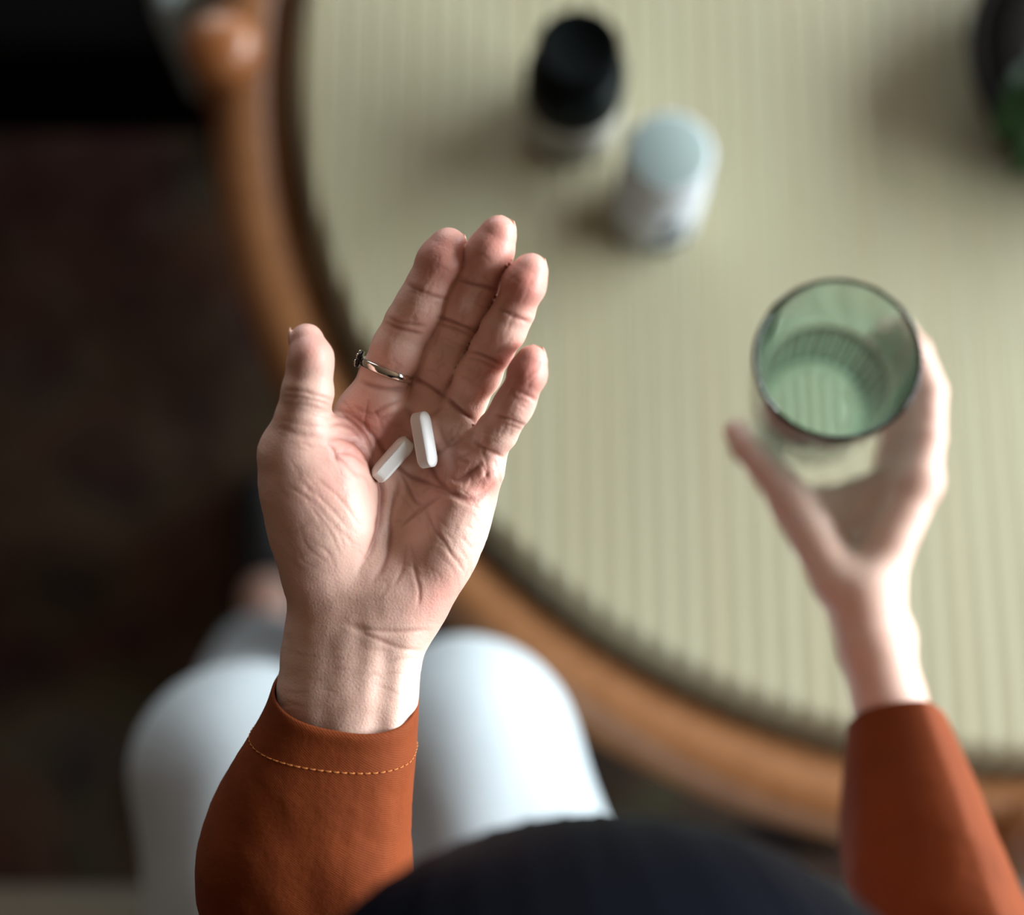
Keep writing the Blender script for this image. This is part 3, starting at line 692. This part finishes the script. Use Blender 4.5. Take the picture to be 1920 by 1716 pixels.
# --- the rest of the body, in world millimetres
HC = np.array([27., -120., 1158.]); HF = nrm([-.06, .80, -.62]); HR_ = nrm(np.cross(HF, [0, 0, 1.])); HU = np.cross(HR_, HF)
def hp(r, f, u): return HC + HR_ * r + HF * f + HU * u
HAX = np.array([HR_, HF, HU])
def head(p):
    p = np.asarray(p)
    d = ell(p, hp(0, -8, 22), HAX, (76, 94, 88))
    d = smin(d, ell(p, hp(0, 22, -38), HAX, (58, 66, 72)), 30)
    d = smin(d, ell(p, hp(0, 62, -88), HAX, (22, 20, 18)), 24)           # chin
    d = smin(d, cone(p, hp(0, 88, 2), hp(0, 108, -32), 7, 11), 12)        # nose
    for s in (-1, 1):
        d = smin(d, cone(p, hp(s * 9, 96, -36), hp(s * 10, 97, -36), 7, 7), 6)
        d = smin(d, ell(p, hp(s * 78, -6, -18), HAX, (7, 17, 29)), 5)     # ears
        d = smin(d, cone(p, hp(s * 42, 68, -28), hp(s * 36, 72, -30), 20, 18), 22)
        d = smax(d, -ell(p, hp(s * 31, 97, 2), HAX, (17, 13, 11)), 8)     # eye sockets
        d = smin(d, ell(p, hp(s * 31, 78, 0), HAX, (13, 12.5, 12)), 2)    # lidded eyes
        d = smin(d, cone(p, hp(s * 14, 91, 20), hp(s * 46, 78, 19), 5, 5), 10)
    d = smin(d, cone(p, hp(-18, 86, -58), hp(18, 86, -58), 5, 5), 6); d = smin(d, cone(p, hp(-15, 85, -68), hp(15, 85, -68), 5.5, 5.5), 4)
    d = smin(d, cone(p, hp(0, -30, -70), np.array([30., -270., 1020.]), 52, 56), 25)
    return d
NECK = np.array([30., -270., 1030.]); SHL = np.array([-150., -345., 1035.]); SHR = np.array([210., -345., 1035.])
ELL_ = c2w(L(490, 2130, -52)) * 1000; ELR = np.array([232., -150., 905.])
HIPL = np.array([-95., -540., 570.]); HIPR = np.array([150., -540., 570.])
KNL = at(450, 1446, .63) * 1000; KNR = at(868, 1399, .648) * 1000
ANL = at(500, 1215, .09) * 1000; ANR = at(852, 1400, .09) * 1000
def body_core(p):
    p = np.asarray(p)
    d = cone(p, NECK, (30, -340, 960), 60, 105)
    d = smin(d, cone(p, (-80, -350, 985), (140, -350, 985), 75, 75), 50)
    d = smin(d, cone(p, (30, -350, 960), (28, -540, 620), 115, 120), 60)
    d = smin(d, cone(p, SHL, ELL_, 48, 38), 30); d = smin(d, cone(p, SHR, ELR, 48, 38), 30)
    d = smin(d, cone(p, ELL_, c2w(L(600, 1560, -10)) * 1000, 38, 22), 12)
    d = smin(d, cone(p, ELR, c2w(RP(1745, 1560, 672)) * 1000, 36, 24), 12)
    for h, k, a, s in ((HIPL, KNL, ANL, -1), (HIPR, KNR, ANR, 1)):
        d = smin(d, cone(p, h, k, 72, 50), 40); d = smin(d, cone(p, k, a, 46, 33), 20)
        toe = a + np.array([s * 14 - 10, 175, -52]); d = smin(d, cone(p, a + [0, -25, -45], a + [s * 4, 60, -38], 28, 30), 20); d = smin(d, cone(p, a + [s * 4, 60, -38], toe, 30, 20), 20)
    return d
Vb, Qb = surface_net(body_core, (-420, -720, 0), (420, 420, 1130), 11); Vb, NVb = project(body_core, Vb, 1, 1.0, 6)
Vh, Qh = surface_net(head, HC - 190, HC + 150, 3.6); Vh, NVh = project(head, Vh, 2, .5, 2)
parts = [hl, hr_, (Vb / 1000, Qb, np.full(len(Vb), .1), np.zeros(len(Vb))), (Vh / 1000, Qh, np.full(len(Vh), .15), np.zeros(len(Vh)))]
off = 0; AV = []; AQ = []; AT = []; AC = []
for v, q, t, c in parts: AV.append(v); AQ.append(q + off); AT.append(t); AC.append(c); off += len(v)
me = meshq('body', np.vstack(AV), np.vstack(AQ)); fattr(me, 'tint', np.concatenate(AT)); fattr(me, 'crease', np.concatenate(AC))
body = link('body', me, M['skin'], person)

# nails
def nail(base, tip, r, dors, par, ln=1.0, ext=2.0):
    base = np.array(base, float); tip = np.array(tip, float); a = nrm(tip - base); D = nrm(np.asarray(dors, float) - a * (np.asarray(dors, float) @ a)); S = np.cross(a, D); mb = MB(); G = []
    n = 9; Ln = r * 1.25 * ln
    for i in range(n):
        t = i / (n - 1); x = -Ln * .45 + t * (Ln * .95 + ext)
        roll = max(0, x) / r; rr = r * math.sqrt(max(1 - min(roll * .72, .93) ** 2, .1)) * 1.01 + .25
        row_o = []; row_i = []
        wv = .85 * (1 - .45 * max(0, t - .75) / .25 * .8) * min(1, .72 + t * 1.6)
        for j in range(9):
            th = (j / 8 - .5) * 2 * wv
            p = tip + a * x + rr * (math.cos(th) * D + math.sin(th) * S)
            row_o.append(p); row_i.append(p - .45 * (math.cos(th) * D + math.sin(th) * S))
        G.append(row_o + row_i[::-1])
    mb.rings(G); mb.v = [tuple(c2w(np.array(v))) for v in mb.v]; mb.build('nail', M['nail'], par)
for k in FING:
    P_, R_ = FCH[k]; nail(P_[-2], P_[-1], R_[-1], (.35, .5, -1), body)
nail(TCH[0][-2], TCH[0][-1], TCH[1][-1], (-1, 0.05, -.12), body)
for k in RF:
    P_, R_ = RFC[k]; nail(P_[-2], P_[-1], R_[-1], (.5, 1, 0), body)
nail(RTC[0][-2], RTC[0][-1], RTC[1][-1], (-.8, -.5, .25), body)

# --- sleeves: lofted cloth tubes
def sleeve(stations, shear, wr_seed, nstep=9, n=96, fold=1.0, pw=.8, skew=0.0):
    S = []
    for (l, r, tl, tr, hz) in stations:
        a = cpt(l[0], l[1], tl); b = cpt(r[0], r[1], tr); S.append(np.concatenate([a, b, [hz]]))
    S = catmull(S, nstep); Ro = []; 
    for i, s in enumerate(S):
        a, b, hz = s[:3], s[3:6], s[6]; c = (a + b) / 2; e1 = (b - a) / 2; nx = S[min(i + 1, len(S) - 1)]; pv = S[max(i - 1, 0)]
        ax = nrm((nx[:3] + nx[3:6]) - (pv[:3] + pv[3:6])); e2 = nrm(np.cross(nrm(e1), ax)); e2 = e2 if e2[2] > 0 else -e2
        sh = shear * max(0.0, 1 - i / (nstep * 3.0))
        Ro.append([c + e1 * (math.copysign(abs(math.cos(t)) ** pw, math.cos(t)) + skew * max(0, math.sin(t)) * (1 - abs(math.cos(t)))) + e2 * hz * math.copysign(abs(math.sin(t)) ** pw, math.sin(t)) + ax * sh * math.sin(t) for t in np.linspace(0, 2 * math.pi, n, endpoint=False)])
    R = np.array(Ro); flat = R.reshape(-1, 3); ctr = R.mean(1, keepdims=True); nv = R - ctr; nv /= np.linalg.norm(nv, axis=2, keepdims=True)
    u = np.linspace(0, len(stations) - 1, len(S))
    amp = np.clip((u - 1.3) / 1.5, 0, 1)[:, None]
    q = flat.copy(); wrk = (1.5 * vnoise(q * [1, .8, 1], .09, wr_seed) + .8 * vnoise(q * [1, .6, 1], .22, wr_seed + 1) + .35 * vnoise(q, .5, wr_seed + 2) + .1 * vnoise(q, 1.2, wr_seed + 3)).reshape(R.shape[:2])
    R = R + nv * (wrk * (amp + .12) * fold)[:, :, None]
    hem = .5 * np.exp(-((u - 1.72) / .03) ** 2)[:, None] * 0
    inner = [R[k] - nv[k] * 1.3 for k in (0, 2, 4, 7, 10, 14, 18)]
    lip = R[0] - nv[0] * .6 - (R[2].mean(0) - R[0].mean(0)) / np.linalg.norm(R[2].mean(0) - R[0].mean(0)) * .5
    rings = [*inner[::-1], lip, *R]
    mb = MB(); mb.rings([[tuple(c2w(x)) for x in r] for r in rings], True, False, True)
    return mb, R, nv, u
SL = [((514, 1277), (784, 1326), 550, 550, 22), ((500, 1318), (782, 1364), 550, 550, 23), ((472, 1372), (779, 1412), 551, 551, 25), ((433, 1438), (775, 1472), 553, 553, 28), ((399, 1508), (771, 1540), 556, 556, 31),
      ((378, 1575), (770, 1612), 559, 559, 34), ((374, 1640), (770, 1684), 563, 563, 36), ((384, 1695), (769, 1750), 567, 567, 38), ((352, 1770), (765, 1830), 572, 572, 40), ((330, 1900), (740, 1960), 582, 582, 42), ((320, 2080), (690, 2130), 595, 595, 44)]
mbL, RL, nvL, uL = sleeve(SL, 11.0, 21)
SR = [((1588, 1362), (1776, 1362), 694, 690, 32), ((1583, 1412), (1801, 1415), 690, 686, 36), ((1579, 1480), (1836, 1490), 685, 681, 41), ((1576, 1555), (1868, 1570), 680, 676, 45), ((1582, 1640), (1903, 1650), 674, 670, 47), ((1606, 1730), (1940, 1735), 668, 664, 49), ((1680, 1900), (2010, 1900), 658, 652, 45), ((1760, 2060), (2090, 2050), 650, 644, 46)]
mbR, RR_, nvR, uR = sleeve(SR, -8.0, 31, pw=1.12, skew=.28)
def shirt_core(p):
    p = np.asarray(p)
    d = cone(p, NECK + [0, -45, -35], (30, -345, 960), 78, 112)
    d = smin(d, cone(p, (-90, -352, 985), (150, -352, 985), 84, 84), 50)
    d = smin(d, cone(p, (30, -355, 960), (28, -545, 610), 126, 136), 60)
    d = smin(d, cone(p, SHL, ELL_, 62, 50), 35); d = smin(d, cone(p, SHR, ELR, 62, 50), 35)
    d = smin(d, cone(p, ELL_, c2w(L(540, 1960, -36)) * 1000, 48, 38), 14)
    d = smin(d, cone(p, ELR, c2w(RP(1850, 1960, 655)) * 1000, 46, 38), 14)
    neckhole = cone(p, NECK + [0, 10, 5], NECK + [0, 90, 70], 62, 66)
    return smax(d, -neckhole, 8)
Vs, Qs = surface_net(shirt_core, (-380, -760, 440), (400, 0, 1170), 10); Vs, NVs = project(shirt_core, Vs, 1, 1.0, 6)
Vs = Vs + NVs * (4 * vnoise(Vs, .03, 12) + 1.5 * vnoise(Vs, .09, 13))[:, None]
sv = [tuple(x) for x in Vs / 1000]; sf = [tuple(int(i) for i in q) for q in Qs]
mb = MB(); mb.add(sv, sf); mb.add(mbL.v, mbL.f); mb.add(mbR.v, mbR.f); shirt = mb.build('shirt', M['rust'], person)
# cuff stitching: short raised threads round the hem of the left cuff
mb = MB(); nth = 64
row = np.array([np.array([np.interp(1.92, uL, RL[:, k, c]) for c in range(3)]) for k in range(RL.shape[1])]); nrow = np.array([np.array([np.interp(1.92, uL, nvL[:, k, c]) for c in range(3)]) for k in range(RL.shape[1])])
row = np.vstack([row, row[:1]]); nrow = np.vstack([nrow, nrow[:1]]); seg = np.r_[0, np.cumsum(np.linalg.norm(np.diff(row, axis=0), axis=1))]
for k in range(nth):
    ps = []
    for j, h in ((0, -.1), (.3, .22), (.62, .22), (.8, -.1)):
        s_ = (k + j) / nth * seg[-1]; ps.append(c2w(np.array([np.interp(s_, seg, row[:, c] + nrow[:, c] * h) for c in range(3)])))
    mb.tube(ps, .00022, 6)
so = mb.build('stitching', M['thread'], shirt, label='ochre stitching round the cuff'); so['kind'] = 'stuff'

# --- trousers, hair, shoes
def trouser_core(p):
    p = np.asarray(p); d = cone(p, (-70, -590, 575), (125, -590, 575), 118, 118)
    for h, k, a in ((HIPL, KNL, ANL), (HIPR, KNR, ANR)):
        kk = k + np.array([0, 0, 0]); g = chain(p, [h, h * .45 + kk * .55, kk], [104, 86, 69], 30)
        g = smin(g, cone(p, kk + [0, 2, -6], kk + (a - kk) * .84, 58, 50), 34)
        d = smin(d, g, 14)
    return d
Vt, Qt = surface_net(trouser_core, (-420, -740, 90), (420, 230, 780), 7); Vt, NVt = project(trouser_core, Vt, 1, 1.0, 5)
Vt = Vt + NVt * (3.0 * vnoise(Vt * [1, .5, .7], .045, 41) + 1.3 * vnoise(Vt * [1, .6, .8], .1, 42))[:, None]
link('trousers', meshq('trousers', Vt / 1000, Qt), M['white_cloth'], person)
def hair_core(p):
    p = np.asarray(p)
    d = ell(p, hp(0, -14, 28), HAX, (110, 110, 100))
    d = smin(d, ell(p, hp(0, -72, -20), HAX, (72, 60, 82)), 30)
    cut = ell(p, hp(0, 92, -52), HAX, (74, 62, 104))
    return smax(d, -cut, 14)
Vq, Qq = surface_net(hair_core, HC - 210, HC + 190, 4.0); Vq, Qq = subdivide(Vq, Qq); Vq, NVq = project(hair_core, Vq, 2, .5, 3)
loc = (Vq - HC) @ HAX.T; ang = np.arctan2(loc[:, 0], loc[:, 2] + 10)
gro = .7 * np.sin(ang * 46 + 5 * vnoise(Vq, .035, 51)) + 1.0 * np.sin(ang * 117 + 5 * vnoise(Vq, .04, 52)) + 2.0 * vnoise(Vq * [1, .6, 1], .03, 53)
Vq = Vq + NVq * gro[:, None] * .3
hair = link('hair', meshq('hair', Vq / 1000, Qq), M['hair'], person)
for a, s in ((ANL, -1), (ANR, 1)):
    toe = a + np.array([s * 14 - 10, 175, -52]); heel = a + [0, -28, -48]
    def shoe_core(p, a=a, toe=toe, heel=heel, s=s):
        p = np.asarray(p); d = smin(cone(p, heel, a + [s * 4, 60, -44], 34, 40), cone(p, a + [s * 4, 60, -44], toe, 40, 28), 20)
        d = smax(d, -(p[:, 2] - 16), 5)
        return smax(d, -cone(p, a + [0, -30, 20], a + [s * 3, 45, 0], 40, 36), 6)
    lo = np.minimum(toe, heel) - 60; hi = np.maximum(toe, heel) + 90
    vv, qq = surface_net(shoe_core, lo, hi, 5); link('shoe', meshq('shoe', vv / 1000, qq), M['shoe'], person)

# ------------------------------------------------------------------ ring on the index finger
rc = L(727, 694, 1.0); ra = nrm(L(769, 607, 7) - L(711, 735, -1) + np.array([-2.5, 0, -4.5])); rr = lr(51.5, 1)
rw = c2w(rc); ring = thing('finger_ring', 'silver ring with dark floral setting worn on the index finger', 'ring', rw)
mb = MB(); mb.lathe(rc, [(rr - .25, -1.45), (rr + .35, -1.55), (rr + .75, -1.1), (rr + .85, 0), (rr + .75, 1.1), (rr + .35, 1.55), (rr - .25, 1.45), (rr - .25, -1.45)], 72, ra, cap0=False, cap1=False)
mb.v = [tuple(c2w(np.array(v))) for v in mb.v]; mb.build('band', M['silver'], ring)
e1 = nrm(np.array([-1, .1, -.08]) - ra * (np.array([-1, .1, -.08]) @ ra)); e2 = np.cross(ra, e1)
oc = rc + e1 * (rr + .8)
mb = MB(); mb.lathe(oc - e1 * .3, [(3.5, 0), (3.5, .9), (2.8, 1.2), (.01, 1.2)], 24, e1, cap1=False); mb.v = [tuple(c2w(np.array(v))) for v in mb.v]; setting = mb.build('setting', M['dark_silver'], ring)
for k in range(7):
    a = 2 * math.pi * k / 6; c = oc + e1 * 1.0 + ((ra * math.cos(a) + e2 * math.sin(a)) * 2.5 if k < 6 else 0)
    mb = MB(); mb.lathe(c, [(.95 * math.cos(b), .95 * math.sin(b)) for b in np.linspace(0, 1.5, 5)], 10, e1); mb.v = [tuple(c2w(np.array(v))) for v in mb.v]; mb.build('petal', M['silver'], setting)

# ------------------------------------------------------------------ the two pills in the palm
def palm_t(px, py):
    ts = np.arange(505, 575, .25); P = np.array([cpt(px, py, t) for t in ts]); f = hand_left(P); k = np.argmax(f < 0); return ts[k]
def pill(p0, p1, tilt, lift, label, dz0=0, dz1=0):
    t0, t1 = palm_t(*p0), palm_t(*p1); tt = min(t0, t1)
    tm = palm_t((p0[0] + p1[0]) / 2, (p0[1] + p1[1]) / 2)
    A = cpt(*p0, tm - lift - dz0); B = cpt(*p1, tm - lift - dz1); c = (A + B) / 2; X = nrm(B - A); Lh = np.linalg.norm(B - A) / 2
    Zc = np.array([0, 0, 1.0]); Zc = nrm(Zc - X * (X @ Zc)); S = np.cross(Zc, X)
    N = Zc * math.cos(tilt) + S * math.sin(tilt); Mf = np.cross(N, X)      # N: band faces this way, Mf: normal of the flat faces
    hw, hb = 3.7, 2.1                                                      # half width, half band height
    def outline(s):
        pts = []
        for k in range(64):
            a = 2 * math.pi * k / 64; ca, sa = math.cos(a), math.sin(a)
            x = (Lh - hw * .75) * (1 if ca > 0 else -1) * (1 if abs(ca) > .35 else abs(ca) / .35) + hw * .75 * np.sign(ca) * max(0, (abs(ca) - .35) / .65)
            y = hw * np.sign(sa) * min(1, abs(sa) ** .75 * 1.06)
            pts.append((x * (1 - (1 - s) * hw / Lh), y * s))
        return pts
    prof = [(.02, -hb - 1.55), (.3, -hb - 1.45), (.6, -hb - 1.1), (.85, -hb - .55), (.97, -hb - .08), (1, -hb + .12), (1, hb - .12), (.97, hb + .08), (.85, hb + .55), (.6, hb + 1.1), (.3, hb + 1.45), (.02, hb + 1.55)]
    mb = MB(); mb.rings([[c2w(c + X * x + N * y + Mf * h) for x, y in outline(s)] for s, h in prof])
    o = mb.build('pill', M['pill'], smooth=True); o['label'] = label; o['category'] = 'pill'; o['group'] = 'two pills in the open palm'
    md = o.modifiers.new('split', 'EDGE_SPLIT'); md.split_angle = math.radians(28)
    return o
pill((786, 773), (804, 877), math.radians(-27), 3.6, 'upright white caplet lying towards the little finger, brightly lit face')
pill((703, 898), (768, 825), math.radians(-18), 3.6, 'slanting white caplet lying beside the thumb base, half in shade')

# ------------------------------------------------------------------ the green glass in the right hand
gt = c2w(cpt(1570, 672, 655)); gb = c2w(cpt(1521, 772, 768)); gx = nrm(gt - gb); gh = float(np.linalg.norm(gt - gb))
R1 = 157 / F * .655; R0 = .0302
glass = thing('drinking_glass', 'green ribbed drinking glass held in the right hand', 'glass', gb)
def prf(h): return R0 + (R1 - R0) * (h / gh) ** .85
rb = gh * .52
def flute(r, h, a):
    k = 1.0 if .008 < h < rb - .004 else max(0, 1 - abs(h - (.008 if h < .02 else rb - .004)) / .008)
    return r - (.0017 * k * (0.5 + 0.5 * math.cos(32 * a)) if r > .02 else 0)
out = [(.0002, 0), (.020, 0), (R0 - .002, .0003), (R0, .002)] + [(prf(h), h) for h in np.linspace(.004, gh - .0015, 40)]
th = .0021
lip = [(R1, gh - .0006), (R1 - .0008, gh + .0002), (R1 - .0022, gh + .0002), (R1 - th, gh - .0006)]
inn = [(prf(h) - th - .0026 * (1 - h / gh), h) for h in np.linspace(gh - .0015, .009, 60)] + [(R0 - .0062, .0062), (R0 - .0095, .0050), (.0002, .0048)]
mb = MB(); n_out = len(out)
mb.lathe(gb, out + lip, 144, gx, fn=flute, cap0=False, cap1=False)
e = len(mb.v); mb2 = MB(); mb2.lathe(gb, [lip[-1]] + inn, 144, gx, fn=lambda r, h, a: r - (.0007 * (0.5 - 0.5 * math.cos(32 * a)) * min(1, (rb - h) / .008) if .009 < h < rb else 0), cap0=False, cap1=False)
mb.add(mb2.v, mb2.f); mb.build('glass_wall', M['glass'], glass)
